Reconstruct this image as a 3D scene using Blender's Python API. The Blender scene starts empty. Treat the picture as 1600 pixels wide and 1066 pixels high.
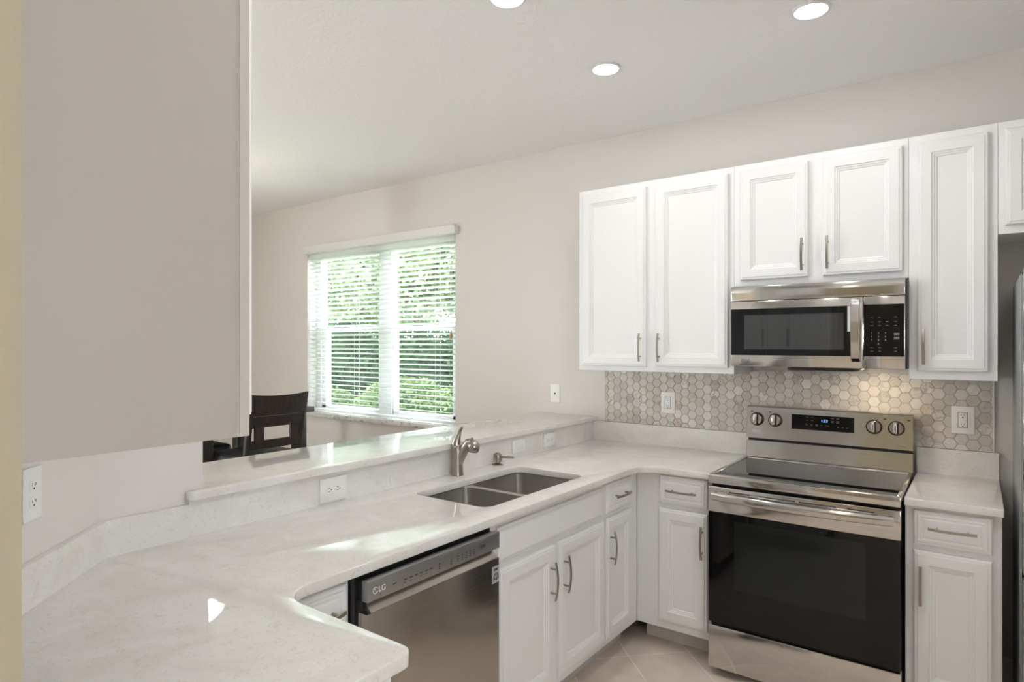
import bpy, bmesh, math, random
from mathutils import Vector, Matrix
R = math.radians
random.seed(7)
SC = bpy.context.scene
COL = SC.collection

# ------------------------------------------------------------------ camera
cam = bpy.data.cameras.new('camera')
cam.sensor_width = 36.0
cam.lens = 983.0 / 1600 * 36.0
cam.shift_y = 4.9 / 1600
cam.clip_start = 0.02
camo = bpy.data.objects.new('camera', cam)
camo.location = (1.9819, -3.5568, 1.5187)
camo.rotation_euler = (R(90), 0, 0.6385)
COL.objects.link(camo)
SC.camera = camo

# ------------------------------------------------------------------ view, world
SC.view_settings.view_transform = 'Standard'
SC.view_settings.look = 'None'
SC.view_settings.gamma = 1.0
SC.view_settings.use_curve_mapping = False
SC.view_settings.exposure = 0.30
try:
    SC.cycles.use_denoising = True
    SC.cycles.sample_clamp_indirect = 6.0
    SC.cycles.max_bounces = 10
    SC.cycles.diffuse_bounces = 6
    SC.cycles.glossy_bounces = 5
    SC.cycles.transparent_max_bounces = 12
except Exception:
    pass
SKY = 15.0          # overcast sky
DOWNLIGHT = 2.75   # watts per recessed lamp
FILL = 1.0

world = bpy.data.worlds.new('overcast_sky')
SC.world = world
world.use_nodes = True
bg = world.node_tree.nodes['Background']
bg.inputs['Color'].default_value = (0.90, 0.96, 1.0, 1)
bg.inputs['Strength'].default_value = SKY


def area(name, loc, rot, sx, sy, watts, color=(1, 1, 1), shape='RECTANGLE', parent=None):
    l = bpy.data.lights.new(name, 'AREA')
    l.shape = shape
    l.size = sx
    if shape in ('RECTANGLE', 'ELLIPSE'):
        l.size_y = sy
    l.energy = watts
    l.color = color
    o = bpy.data.objects.new(name, l)
    o.location = loc
    o.rotation_euler = rot
    COL.objects.link(o)
    if parent:
        o.parent = parent
    return o


# daylight through the tall dining room doors (left); at right an unseen fill lamp added to brighten the stub wall
DAY_LEFT = area('daylight_dining', (-4.65, -5.2, 1.2), (0, R(-90), 0), 2.1, 1.5, 26, (0.95, 0.98, 1.0))
FILL_RIGHT = area('added_fill_right', (3.55, -3.5, 1.5), (0, R(90), 0), 1.1, .5, 2, (1.0, 0.985, 0.96))


# ------------------------------------------------------------------ materials
def nodes(m):
    m.use_nodes = True
    nt = m.node_tree
    return nt, nt.nodes, nt.links, nt.nodes['Principled BSDF']


def mat(name, color, rough=0.5, metal=0.0, spec=0.5, coat=0.0, emit=None, estr=0.0):
    m = bpy.data.materials.new(name)
    nt, N, L, p = nodes(m)
    p.inputs['Base Color'].default_value = (*color, 1)
    p.inputs['Roughness'].default_value = rough
    p.inputs['Metallic'].default_value = metal
    p.inputs['Specular IOR Level'].default_value = spec
    p.inputs['Coat Weight'].default_value = coat
    if emit:
        p.inputs['Emission Color'].default_value = (*emit, 1)
        p.inputs['Emission Strength'].default_value = estr
    return m


def pos_node(nt):
    g = nt.nodes.new('ShaderNodeNewGeometry')
    return g.outputs['Position']


def bump(m, scale, strength, dist=0.002, detail=3.0, stretch=None):
    nt, N, L, p = nodes(m)
    n = N.new('ShaderNodeTexNoise')
    n.inputs['Scale'].default_value = scale
    n.inputs['Detail'].default_value = detail
    src = pos_node(nt)
    if stretch:
        mp = N.new('ShaderNodeMapping')
        mp.inputs['Scale'].default_value = stretch
        L.new(src, mp.inputs['Vector'])
        src = mp.outputs['Vector']
    L.new(src, n.inputs['Vector'])
    b = N.new('ShaderNodeBump')
    b.inputs['Strength'].default_value = strength
    b.inputs['Distance'].default_value = dist
    L.new(n.outputs['Fac'], b.inputs['Height'])
    L.new(b.outputs['Normal'], p.inputs['Normal'])
    return m


def ramp(N, stops):
    r = N.new('ShaderNodeValToRGB')
    el = r.color_ramp.elements
    while len(el) < len(stops):
        el.new(0.5)
    for e, (p, c) in zip(el, stops):
        e.position = p
        e.color = (*c, 1)
    return r


def mixrgb(N, L, fac, a, b):
    m = N.new('ShaderNodeMix')
    m.data_type = 'RGBA'
    if isinstance(fac, float):
        m.inputs[0].default_value = fac
    else:
        L.new(fac, m.inputs[0])
    for s, v in ((6, a), (7, b)):
        if isinstance(v, tuple):
            m.inputs[s].default_value = (*v, 1)
        else:
            L.new(v, m.inputs[s])
    return m.outputs[2]


M = {}
M['wall'] = bump(mat('greige_wall_paint', (0.70, 0.675, 0.645), 0.75, spec=0.25), 140, 0.25, 0.0015)
M['hall'] = bump(mat('tan_wall_paint', (0.42, 0.365, 0.27), 0.75, spec=0.25), 140, 0.3, 0.0015)
M['ceiling'] = bump(mat('white_knockdown_ceiling', (0.90, 0.90, 0.90), 0.85, spec=0.2), 60, 0.45, 0.005, 4)
M['cab'] = mat('white_cabinet_lacquer', (0.81, 0.81, 0.815), 0.32, spec=0.4)
M['cabside'] = mat('greige_laminate', (0.405, 0.375, 0.34), 0.4, spec=0.35)  # one even greige, darker than the white cabinet fronts
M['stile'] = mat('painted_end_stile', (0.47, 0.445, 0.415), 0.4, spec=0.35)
M['toe'] = mat('toe_kick_laminate', (0.60, 0.57, 0.54), 0.5)
M['trim'] = mat('white_trim_paint', (0.82, 0.82, 0.82), 0.4)
M['plastic'] = mat('white_plastic', (0.83, 0.83, 0.82), 0.3)
M['slot'] = mat('dark_slot', (0.03, 0.03, 0.03), 0.6)
M['vinyl'] = mat('white_vinyl', (0.85, 0.86, 0.88), 0.35)
M['blind'] = mat('white_blind_slat', (0.86, 0.86, 0.86), 0.35)
nt, N, L, p = nodes(M['blind'])
tl = N.new('ShaderNodeBsdfTranslucent'); tl.inputs[0].default_value = (.86, .88, .86, 1)
mx = N.new('ShaderNodeMixShader'); mx.inputs[0].default_value = 0.55
L.new(p.outputs[0], mx.inputs[1]); L.new(tl.outputs[0], mx.inputs[2]); L.new(mx.outputs[0], N['Material Output'].inputs[0])
M['valance'] = mat('white_valance', (0.74, 0.735, 0.725), 0.45)
M['cord'] = mat('white_cord', (0.8, 0.8, 0.8), 0.7)
M['tassel'] = mat('brass_tassel', (0.45, 0.34, 0.20), 0.4)
M['nickel'] = mat('satin_nickel', (0.37, 0.345, 0.315), 0.30, 1.0)
M['black'] = mat('black_enamel', (0.012, 0.012, 0.013), 0.35)
M['rubber'] = mat('black_rubber', (0.02, 0.02, 0.02), 0.7)
M['glass_black'] = mat('black_glass', (0.004, 0.004, 0.0045), 0.03, spec=0.36)
M['oven_window'] = mat('smoked_window', (0.011, 0.014, 0.012), 0.05, spec=0.36)
M['micro_window'] = mat('screened_window', (0.022, 0.023, 0.024), 0.03, spec=1.0)
M['print'] = mat('grey_print', (0.13, 0.13, 0.13), 0.6)
M['printdk'] = mat('dark_print', (0.05, 0.05, 0.055), 0.5)
M['printlt'] = mat('light_print', (0.75, 0.76, 0.77), 0.4)
M['stickergrey'] = mat('silver_sticker', (0.38, 0.385, 0.39), 0.35)
M['led'] = mat('blue_led', (0.05, 0.08, 0.2), 0.4, emit=(0.25, 0.5, 1.0), estr=1.8)
M['lens'] = mat('frosted_lens', (0.9, 0.9, 0.9), 0.5, emit=(1, 0.99, 0.97), estr=10.0)
M['warmglass'] = mat('lit_frosted_shade', (0.9, 0.85, 0.78), 0.4, emit=(1, 0.90, 0.76), estr=5.0)
M['leather'] = bump(mat('black_leather', (0.022, 0.024, 0.026), 0.38), 220, 0.2, 0.001)
M['sinksteel'] = mat('sink_steel', (0.50, 0.48, 0.46), 0.34, 1.0)
M['bark'] = bump(mat('bark', (0.10, 0.07, 0.045), 0.9), 30, 0.6, 0.01)
M['soil'] = mat('lawn', (0.34, 0.40, 0.27), 0.95)


def steel(name, color, rough, streak):
    m = mat(name, color, rough, 1.0)
    nt, N, L, p = nodes(m)
    mp = N.new('ShaderNodeMapping')
    mp.inputs['Scale'].default_value = streak
    n = N.new('ShaderNodeTexNoise')
    n.inputs['Scale'].default_value = 1.0
    n.inputs['Detail'].default_value = 4
    L.new(pos_node(nt), mp.inputs['Vector'])
    L.new(mp.outputs['Vector'], n.inputs['Vector'])
    r = ramp(N, [(0.25, (rough - .02,) * 3), (0.75, (rough + .03,) * 3)])
    L.new(n.outputs['Fac'], r.inputs['Fac'])
    L.new(r.outputs['Color'], p.inputs['Roughness'])
    return m


M['steel'] = steel('brushed_steel', (0.60, 0.585, 0.565), 0.12, (3, 3, 140))
M['dwsteel'] = steel('dark_brushed_steel', (0.45, 0.415, 0.375), 0.24, (3, 3, 140))
M['dwpanel'] = mat('grey_control_panel', (0.30, 0.30, 0.30), 0.35, 0.8)
M['fridge'] = mat('fridge_side_grey', (0.32, 0.33, 0.34), 0.4, 0.4)


def quartz():
    m = mat('speckled_quartz', (0.8, 0.78, 0.75), 0.025, spec=0.65)
    nt, N, L, p = nodes(m)
    P = pos_node(nt)
    n1 = N.new('ShaderNodeTexNoise'); n1.inputs['Scale'].default_value = 5.5
    n1.inputs['Detail'].default_value = 6; n1.inputs['Distortion'].default_value = 1.1
    n2 = N.new('ShaderNodeTexNoise'); n2.inputs['Scale'].default_value = 26
    n2.inputs['Detail'].default_value = 5; n2.inputs['Distortion'].default_value = 2.2
    n3 = N.new('ShaderNodeTexNoise'); n3.inputs['Scale'].default_value = 170
    n3.inputs['Detail'].default_value = 2
    for n in (n1, n2, n3):
        L.new(P, n.inputs['Vector'])
    r1 = ramp(N, [(0.35, (0.72, 0.70, 0.67)), (0.6, (0.78, 0.768, 0.748))])
    L.new(n1.outputs['Fac'], r1.inputs['Fac'])
    # thin broken veins: a narrow band of the distorted noise
    r2 = ramp(N, [(0.365, (0, 0, 0)), (0.385, (1, 1, 1)), (0.405, (0, 0, 0))])
    L.new(n2.outputs['Fac'], r2.inputs['Fac'])
    c = mixrgb(N, L, r2.outputs['Color'], r1.outputs['Color'], (0.62, 0.59, 0.545))
    r3 = ramp(N, [(0.62, (0, 0, 0)), (0.72, (0.35, 0.35, 0.35))])
    L.new(n3.outputs['Fac'], r3.inputs['Fac'])
    c = mixrgb(N, L, r3.outputs['Color'], c, (0.56, 0.53, 0.48))
    L.new(c, p.inputs['Base Color'])
    return m


M['quartz'] = quartz()


def floor_tile():
    m = mat('beige_floor_tile', (0.6, 0.5, 0.42), 0.35, spec=0.4)
    nt, N, L, p = nodes(m)
    sep = N.new('ShaderNodeSeparateXYZ')
    L.new(pos_node(nt), sep.inputs[0])

    def mth(op, a, b=None):
        n = N.new('ShaderNodeMath'); n.operation = op
        for i, v in enumerate((a, b)):
            if v is None:
                continue
            if isinstance(v, (int, float)):
                n.inputs[i].default_value = v
            else:
                L.new(v, n.inputs[i])
        return n.outputs[0]
    S = 0.431
    a = mth('DIVIDE', mth('ADD', mth('ADD', sep.outputs[0], sep.outputs[1]), 0.146), S)
    b = mth('DIVIDE', mth('ADD', mth('SUBTRACT', sep.outputs[1], sep.outputs[0]), 1.373), S)

    def edge(v):
        f = mth('FRACT', v)
        return mth('MINIMUM', f, mth('SUBTRACT', 1.0, f))
    d = mth('MINIMUM', edge(a), edge(b))
    g = mth('LESS_THAN', d, 0.0085)
    cmb = N.new('ShaderNodeCombineXYZ')
    L.new(mth('FLOOR', a), cmb.inputs[0]); L.new(mth('FLOOR', b), cmb.inputs[1])
    wn = N.new('ShaderNodeTexWhiteNoise'); wn.noise_dimensions = '2D'
    L.new(cmb.outputs[0], wn.inputs['Vector'])
    nz = N.new('ShaderNodeTexNoise'); nz.inputs['Scale'].default_value = 9; nz.inputs['Detail'].default_value = 6
    L.new(pos_node(nt), nz.inputs['Vector'])
    r = ramp(N, [(0.3, (0.64, 0.545, 0.465)), (0.7, (0.74, 0.65, 0.57))])
    L.new(nz.outputs['Fac'], r.inputs['Fac'])
    r2 = ramp(N, [(0, (0.9, 0.9, 0.9)), (1, (1.05, 1.04, 1.03))])
    L.new(wn.outputs['Value'], r2.inputs['Fac'])
    mu = N.new('ShaderNodeMix'); mu.data_type = 'RGBA'; mu.blend_type = 'MULTIPLY'
    mu.inputs[0].default_value = 1
    L.new(r.outputs['Color'], mu.inputs[6]); L.new(r2.outputs['Color'], mu.inputs[7])
    c = mixrgb(N, L, g, mu.outputs[2], (0.84, 0.79, 0.73))
    L.new(c, p.inputs['Base Color'])
    bp = N.new('ShaderNodeBump'); bp.inputs['Strength'].default_value = 0.3
    bp.inputs['Distance'].default_value = 0.002; bp.invert = True
    L.new(g, bp.inputs['Height']); L.new(bp.outputs['Normal'], p.inputs['Normal'])
    return m


M['floor'] = floor_tile()


def marble_hex():
    m = mat('marble_mosaic', (0.7, 0.68, 0.65), 0.22)
    nt, N, L, p = nodes(m)
    at = N.new('ShaderNodeAttribute'); at.attribute_name = 'tile'
    sx = N.new('ShaderNodeSeparateColor')
    L.new(at.outputs['Color'], sx.inputs[0])
    base = ramp(N, [(0.0, (0.46, 0.44, 0.41)), (0.10, (0.535, 0.505, 0.465)), (0.4, (0.60, 0.57, 0.525)),
                    (0.75, (0.655, 0.625, 0.58)), (1.0, (0.75, 0.73, 0.695))])
    L.new(sx.outputs[0], base.inputs['Fac'])
    # some tiles carry warm brown or grey clouds
    n = N.new('ShaderNodeTexNoise'); n.inputs['Scale'].default_value = 34; n.inputs['Detail'].default_value = 5
    n.inputs['Distortion'].default_value = 1.5
    add = N.new('ShaderNodeVectorMath'); add.operation = 'MULTIPLY_ADD'
    add.inputs[1].default_value = (3, 3, 3)
    L.new(at.outputs['Color'], add.inputs[0]); L.new(pos_node(nt), add.inputs[2])
    L.new(add.outputs[0], n.inputs['Vector'])
    rc = ramp(N, [(0.45, (0, 0, 0)), (0.62, (1, 1, 1))])
    L.new(n.outputs['Fac'], rc.inputs['Fac'])
    amt = ramp(N, [(0.55, (0.15, 0.15, 0.15)), (0.78, (0.4, 0.4, 0.4)), (0.93, (1, 1, 1))])
    L.new(sx.outputs[1], amt.inputs['Fac'])
    mu = N.new('ShaderNodeMath'); mu.operation = 'MULTIPLY'
    L.new(rc.outputs['Color'], mu.inputs[0]); L.new(amt.outputs['Color'], mu.inputs[1])
    tint = ramp(N, [(0.0, (0.36, 0.345, 0.33)), (0.5, (0.40, 0.37, 0.33)), (1.0, (0.47, 0.34, 0.22))])
    L.new(sx.outputs[2], tint.inputs['Fac'])
    c = mixrgb(N, L, mu.outputs[0], base.outputs['Color'], tint.outputs['Color'])
    L.new(c, p.inputs['Base Color'])
    return m


M['marble'] = marble_hex()
M['grout'] = mat('grey_grout', (0.60, 0.57, 0.53), 0.8)


def sill_marble():
    m = mat('sill_marble', (0.7, 0.7, 0.68), 0.25)
    nt, N, L, p = nodes(m)
    n = N.new('ShaderNodeTexNoise'); n.inputs['Scale'].default_value = 14; n.inputs['Detail'].default_value = 6
    n.inputs['Distortion'].default_value = 2
    L.new(pos_node(nt), n.inputs['Vector'])
    r = ramp(N, [(0.33, (0.28, 0.27, 0.26)), (0.42, (0.66, 0.65, 0.63)), (1, (0.74, 0.73, 0.71))])
    L.new(n.outputs['Fac'], r.inputs['Fac']); L.new(r.outputs['Color'], p.inputs['Base Color'])
    return m


M['sill'] = sill_marble()


def dark_wood():
    m = mat('espresso_wood', (0.02, 0.015, 0.013), 0.45)
    nt, N, L, p = nodes(m)
    mp = N.new('ShaderNodeMapping'); mp.inputs['Scale'].default_value = (40, 40, 6)
    n = N.new('ShaderNodeTexNoise'); n.inputs['Scale'].default_value = 1.5; n.inputs['Detail'].default_value = 5
    L.new(pos_node(nt), mp.inputs[0]); L.new(mp.outputs[0], n.inputs['Vector'])
    r = ramp(N, [(0.3, (0.012, 0.009, 0.008)), (0.7, (0.032, 0.024, 0.020))])
    L.new(n.outputs['Fac'], r.inputs['Fac']); L.new(r.outputs['Color'], p.inputs['Base Color'])
    p.inputs['Specular IOR Level'].default_value = 0.3
    return m


M['wood'] = dark_wood()


def leaf(name, c0, c1):
    m = bpy.data.materials.new(name)
    nt, N, L, p = nodes(m)
    n = N.new('ShaderNodeTexNoise'); n.inputs['Scale'].default_value = 3.0; n.inputs['Detail'].default_value = 6
    L.new(pos_node(nt), n.inputs['Vector'])
    r = ramp(N, [(0.35, c0), (0.65, c1)])
    L.new(n.outputs['Fac'], r.inputs['Fac'])
    L.new(r.outputs['Color'], p.inputs['Base Color'])
    p.inputs['Roughness'].default_value = 0.8
    p.inputs['Specular IOR Level'].default_value = 0.1
    t = N.new('ShaderNodeBsdfTranslucent')
    L.new(r.outputs['Color'], t.inputs['Color'])
    mx = N.new('ShaderNodeMixShader'); mx.inputs[0].default_value = 0.4
    out = N['Material Output']
    L.new(p.outputs[0], mx.inputs[1]); L.new(t.outputs[0], mx.inputs[2]); L.new(mx.outputs[0], out.inputs[0])
    return m


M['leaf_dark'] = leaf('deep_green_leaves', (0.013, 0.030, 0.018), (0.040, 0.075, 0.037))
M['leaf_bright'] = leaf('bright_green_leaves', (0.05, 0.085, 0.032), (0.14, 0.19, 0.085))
M['leaf_pale'] = leaf('pale_green_leaves', (0.10, 0.155, 0.075), (0.28, 0.35, 0.22))


def pane_glass():
    m = bpy.data.materials.new('window_glass')
    m.use_nodes = True
    nt = m.node_tree; N = nt.nodes; L = nt.links
    N.remove(N['Principled BSDF'])
    t = N.new('ShaderNodeBsdfTransparent'); t.inputs[0].default_value = (0.95, 0.97, 0.96, 1)
    g = N.new('ShaderNodeBsdfGlossy'); g.inputs['Roughness'].default_value = 0.01
    f = N.new('ShaderNodeFresnel'); f.inputs[0].default_value = 1.45
    mx = N.new('ShaderNodeMixShader')
    ge = N.new('ShaderNodeNewGeometry')
    ior = N.new('ShaderNodeMix')          # same reflectance on both faces of the thin pane
    ior.inputs[2].default_value = 1.45; ior.inputs[3].default_value = 1 / 1.45
    L.new(ge.outputs['Backfacing'], ior.inputs[0]); L.new(ior.outputs[0], f.inputs[0])
    L.new(f.outputs[0], mx.inputs[0]); L.new(t.outputs[0], mx.inputs[1]); L.new(g.outputs[0], mx.inputs[2])
    L.new(mx.outputs[0], N['Material Output'].inputs[0])
    return m


M['pane'] = pane_glass()


# ------------------------------------------------------------------ mesh helpers
class MB:
    """collects shapes and links them as one mesh object"""

    def __init__(self):
        self.bm = bmesh.new()

    def add(self, verts, faces, mx=None):
        vs = [self.bm.verts.new(mx @ Vector(v) if mx else v) for v in verts]
        out = []
        for f in faces:
            try:
                out.append(self.bm.faces.new([vs[i] for i in f]))
            except ValueError:
                pass
        return vs, out

    def box(self, x0, x1, y0, y1, z0, z1, bev=0.0, seg=2, mx=None):
        t = bmesh.new()
        v = [t.verts.new(p) for p in ((x0, y0, z0), (x1, y0, z0), (x1, y1, z0), (x0, y1, z0),
                                      (x0, y0, z1), (x1, y0, z1), (x1, y1, z1), (x0, y1, z1))]
        for f in ((3, 2, 1, 0), (4, 5, 6, 7), (0, 1, 5, 4), (1, 2, 6, 5), (2, 3, 7, 6), (3, 0, 4, 7)):
            t.faces.new([v[i] for i in f])
        if bev:
            bmesh.ops.bevel(t, geom=t.edges[:], offset=bev, segments=seg, profile=0.5, affect='EDGES')
        self.merge(t, mx)
        return self

    def merge(self, t, mx=None):
        if mx:
            bmesh.ops.transform(t, matrix=mx, verts=t.verts)
        m = bpy.data.meshes.new('t')
        t.to_mesh(m)
        t.free()
        self.bm.from_mesh(m)
        bpy.data.meshes.remove(m)

    def prism(self, pts, z0, z1, bev=0.0, seg=2, mx=None):
        """polygon in xy, extruded along z"""
        t = bmesh.new()
        a = [t.verts.new((x, y, z0)) for x, y in pts]
        b = [t.verts.new((x, y, z1)) for x, y in pts]
        n = len(pts)
        t.faces.new(a[::-1]); t.faces.new(b)
        for i in range(n):
            t.faces.new((a[i], a[(i + 1) % n], b[(i + 1) % n], b[i]))
        bmesh.ops.recalc_face_normals(t, faces=t.faces)
        if bev:
            es = [e for e in t.edges if abs(e.verts[0].co.z - e.verts[1].co.z) < 1e-6]
            bmesh.ops.bevel(t, geom=es, offset=bev, segments=seg, profile=0.5, affect='EDGES')
        self.merge(t, mx)
        return self

    def tube(self, path, radii, n=16, cap=True, flat=None):
        """round sweep; flat = (sx, sy) squashes the ring in its own frame"""
        path = [Vector(p) for p in path]
        if isinstance(radii, (int, float)):
            radii = [radii] * len(path)
        t = bmesh.new()
        rings = []
        up = None
        for i, p in enumerate(path):
            d = (path[min(i + 1, len(path) - 1)] - path[max(i - 1, 0)]).normalized()
            if up is None:
                up = Vector((0, 0, 1)) if abs(d.z) < 0.9 else Vector((0, 1, 0))
            s = d.cross(up).normalized()
            up = s.cross(d).normalized()
            fx, fy = flat if flat else (1, 1)
            rings.append([t.verts.new(p + radii[i] * (s * math.cos(2 * math.pi * k / n) * fx +
                                                      up * math.sin(2 * math.pi * k / n) * fy)) for k in range(n)])
        for a, b in zip(rings, rings[1:]):
            for k in range(n):
                t.faces.new((a[k], a[(k + 1) % n], b[(k + 1) % n], b[k]))
        if cap:
            t.faces.new(rings[0][::-1]); t.faces.new(rings[-1])
        bmesh.ops.recalc_face_normals(t, faces=t.faces)
        self.merge(t)
        return self

    def sweep_rect(self, path, w, h, side):
        """rectangular bar; side = fixed width direction"""
        path = [Vector(p) for p in path]
        side = Vector(side).normalized()
        t = bmesh.new()
        rings = []
        for i, p in enumerate(path):
            d = (path[min(i + 1, len(path) - 1)] - path[max(i - 1, 0)]).normalized()
            nrm = d.cross(side).normalized()
            rings.append([t.verts.new(p + side * a * w / 2 + nrm * b * h / 2)
                          for a, b in ((-1, -1), (1, -1), (1, 1), (-1, 1))])
        for a, b in zip(rings, rings[1:]):
            for k in range(4):
                t.faces.new((a[k], a[(k + 1) % 4], b[(k + 1) % 4], b[k]))
        t.faces.new(rings[0][::-1]); t.faces.new(rings[-1])
        bmesh.ops.recalc_face_normals(t, faces=t.faces)
        bmesh.ops.bevel(t, geom=t.edges[:], offset=min(w, h) * 0.15, segments=1, affect='EDGES')
        self.merge(t)
        return self

    def lathe(self, prof, c=(0, 0, 0), n=28, mx=None):
        t = bmesh.new()
        rings = []
        for r, z in prof:
            rings.append([t.verts.new((c[0] + r * math.cos(2 * math.pi * k / n),
                                       c[1] + r * math.sin(2 * math.pi * k / n), c[2] + z)) for k in range(n)])
        for a, b in zip(rings, rings[1:]):
            for k in range(n):
                t.faces.new((a[k], a[(k + 1) % n], b[(k + 1) % n], b[k]))
        t.faces.new(rings[0][::-1]); t.faces.new(rings[-1])
        bmesh.ops.recalc_face_normals(t, faces=t.faces)
        self.merge(t, mx)
        return self

    def rings(self, x0, x1, z0, z1, prof, y0=0.0):
        """raised or recessed panel facing -y: nested rectangles (inset, height); first ring is the back"""
        t = bmesh.new()
        rs = []
        for ins, h in prof:
            rs.append([t.verts.new(p) for p in ((x0 + ins, y0 - h, z0 + ins), (x1 - ins, y0 - h, z0 + ins),
                                                (x1 - ins, y0 - h, z1 - ins), (x0 + ins, y0 - h, z1 - ins))])
        for a, b in zip(rs, rs[1:]):
            for k in range(4):
                t.faces.new((a[k], a[(k + 1) % 4], b[(k + 1) % 4], b[k]))
        t.faces.new(rs[0][::-1]); t.faces.new(rs[-1])
        bmesh.ops.recalc_face_normals(t, faces=t.faces)
        self.merge(t)
        return self

    def build(self, name, material, parent=None, smooth=40):
        me = bpy.data.meshes.new(name)
        self.bm.to_mesh(me)
        self.bm.free()
        if smooth:
            for p in me.polygons:
                p.use_smooth = True
            me.set_sharp_from_angle(angle=R(smooth))
        for m in (material if isinstance(material, (list, tuple)) else [material]):
            me.materials.append(m)
        o = bpy.data.objects.new(name, me)
        COL.objects.link(o)
        if parent:
            o.parent = parent
        return o


def thing(name, label, cat, loc=(0, 0, 0), rz=0.0, group=None):
    o = bpy.data.objects.new(name, None)
    o.empty_display_size = 0.05
    o.location = loc
    o.rotation_euler = (0, 0, rz)
    COL.objects.link(o)
    return tag(o, label, cat, group)


def tag(o, label, cat, group=None):
    o['label'] = label
    o['category'] = cat
    if group:
        o['group'] = group
    return o


def struct(o):
    o['kind'] = 'structure'
    return o


def rounded(pts, radii, n=10):
    out = []
    k = len(pts)
    for i, p in enumerate(pts):
        r = radii[i] if isinstance(radii, (list, tuple)) else radii
        p = Vector((*p, 0))
        if r <= 0:
            out.append((p.x, p.y)); continue
        a = (Vector((*pts[i - 1], 0)) - p).normalized()
        b = (Vector((*pts[(i + 1) % k], 0)) - p).normalized()
        ang = a.angle(b)
        d = r / math.tan(ang / 2)
        c = p + (a + b).normalized() * (r / math.sin(ang / 2))
        s = p + a * d - c
        e = p + b * d - c
        for j in range(n + 1):
            t = j / n
            v = (s * math.sin((1 - t) * (math.pi - ang)) + e * math.sin(t * (math.pi - ang))) / math.sin(math.pi - ang)
            out.append((c.x + v.x, c.y + v.y))
    return out


def slab(name, outer, holes, z0, z1, bev, material, parent=None):
    """flat slab with eased edges and holes (filled 2-D outline turned into a mesh)"""
    cu = bpy.data.curves.new('outline', 'CURVE')
    cu.dimensions = '2D'
    cu.fill_mode = 'BOTH'
    cu.extrude = (z1 - z0) / 2 - bev
    cu.bevel_depth = bev
    cu.bevel_resolution = 2
    cu.offset = -bev
    for pts in [outer] + holes:
        s = cu.splines.new('POLY')
        s.points.add(len(pts) - 1)
        for q, (x, y) in zip(s.points, pts):
            q.co = (x, y, 0, 1)
        s.use_cyclic_u = True
    tmp = bpy.data.objects.new('outline', cu)
    COL.objects.link(tmp)
    dg = bpy.context.evaluated_depsgraph_get()
    me = bpy.data.meshes.new_from_object(tmp.evaluated_get(dg))
    bpy.data.objects.remove(tmp)
    bpy.data.curves.remove(cu)
    me.name = name
    bm = bmesh.new(); bm.from_mesh(me)
    bmesh.ops.remove_doubles(bm, verts=bm.verts, dist=1e-5)
    bmesh.ops.translate(bm, verts=bm.verts, vec=(0, 0, (z0 + z1) / 2))
    bmesh.ops.recalc_face_normals(bm, faces=bm.faces)
    bm.to_mesh(me); bm.free()
    for p in me.polygons:
        p.use_smooth = True
    me.set_sharp_from_angle(angle=R(35))
    me.materials.clear()
    me.materials.append(material)
    o = bpy.data.objects.new(name, me)
    COL.objects.link(o)
    if parent:
        o.parent = parent
    return o


def lettering(name, body, size, loc, rot, material, parent=None, depth=0.0004, align='LEFT', bold=0.0):
    cu = bpy.data.curves.new('letters', 'FONT')
    cu.body = body
    cu.size = size
    cu.extrude = depth
    cu.offset = bold
    cu.align_x = align
    tmp = bpy.data.objects.new('letters', cu)
    COL.objects.link(tmp)
    dg = bpy.context.evaluated_depsgraph_get()
    me = bpy.data.meshes.new_from_object(tmp.evaluated_get(dg))
    bpy.data.objects.remove(tmp)
    bpy.data.curves.remove(cu)
    me.materials.clear()
    me.materials.append(material)
    me.name = name
    o = bpy.data.objects.new(name, me)
    o.location = loc
    o.rotation_euler = rot
    COL.objects.link(o)
    if parent:
        o.parent = parent
    return o


# ------------------------------------------------------------------ room shell
CEIL = 2.824
struct(MB().box(-4.8, 3.7, -7.6, 0.2, -0.1, 0.0).build('floor', M['floor'], smooth=0))
struct(MB().box(-4.8, 3.7, -7.6, 0.2, CEIL, CEIL + 0.1).build('ceiling', M['ceiling'], smooth=0))
WX0, WX1, WZ0, WZ1 = -3.02, -1.19, 0.898, 2.36
b = MB()
b.box(-4.8, WX0, 0, 0.2, 0, CEIL).box(WX1, 3.7, 0, 0.2, 0, CEIL)
b.box(WX0, WX1, 0, 0.2, 0, WZ0 - 0.04).box(WX0, WX1, 0, 0.2, WZ1, CEIL)
struct(b.build('wall_back', M['wall'], smooth=0))
# dining wall on the left with a tall opening, right wall with an opening added for light, living room wall behind the camera
b = MB()
b.box(-4.8, -4.6, -4.4, 0, 0, CEIL).box(-4.8, -4.6, -7.6, -6.0, 0, CEIL).box(-4.8, -4.6, -6.0, -4.4, 2.35, CEIL)
struct(b.build('wall_left', M['wall'], smooth=0))
b = MB()
b.box(3.5, 3.7, -3.2, 0, 0, CEIL).box(3.5, 3.7, -7.6, -3.8, 0, CEIL)
b.box(3.5, 3.7, -3.8, -3.2, 0, 0.9).box(3.5, 3.7, -3.8, -3.2, 2.1, CEIL)
struct(b.build('wall_right', M['wall'], smooth=0))
b = MB().box(-4.6, 3.5, -7.6, -7.4, 0, CEIL)
struct(b.build('wall_rear', M['hall'], smooth=0))
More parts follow.
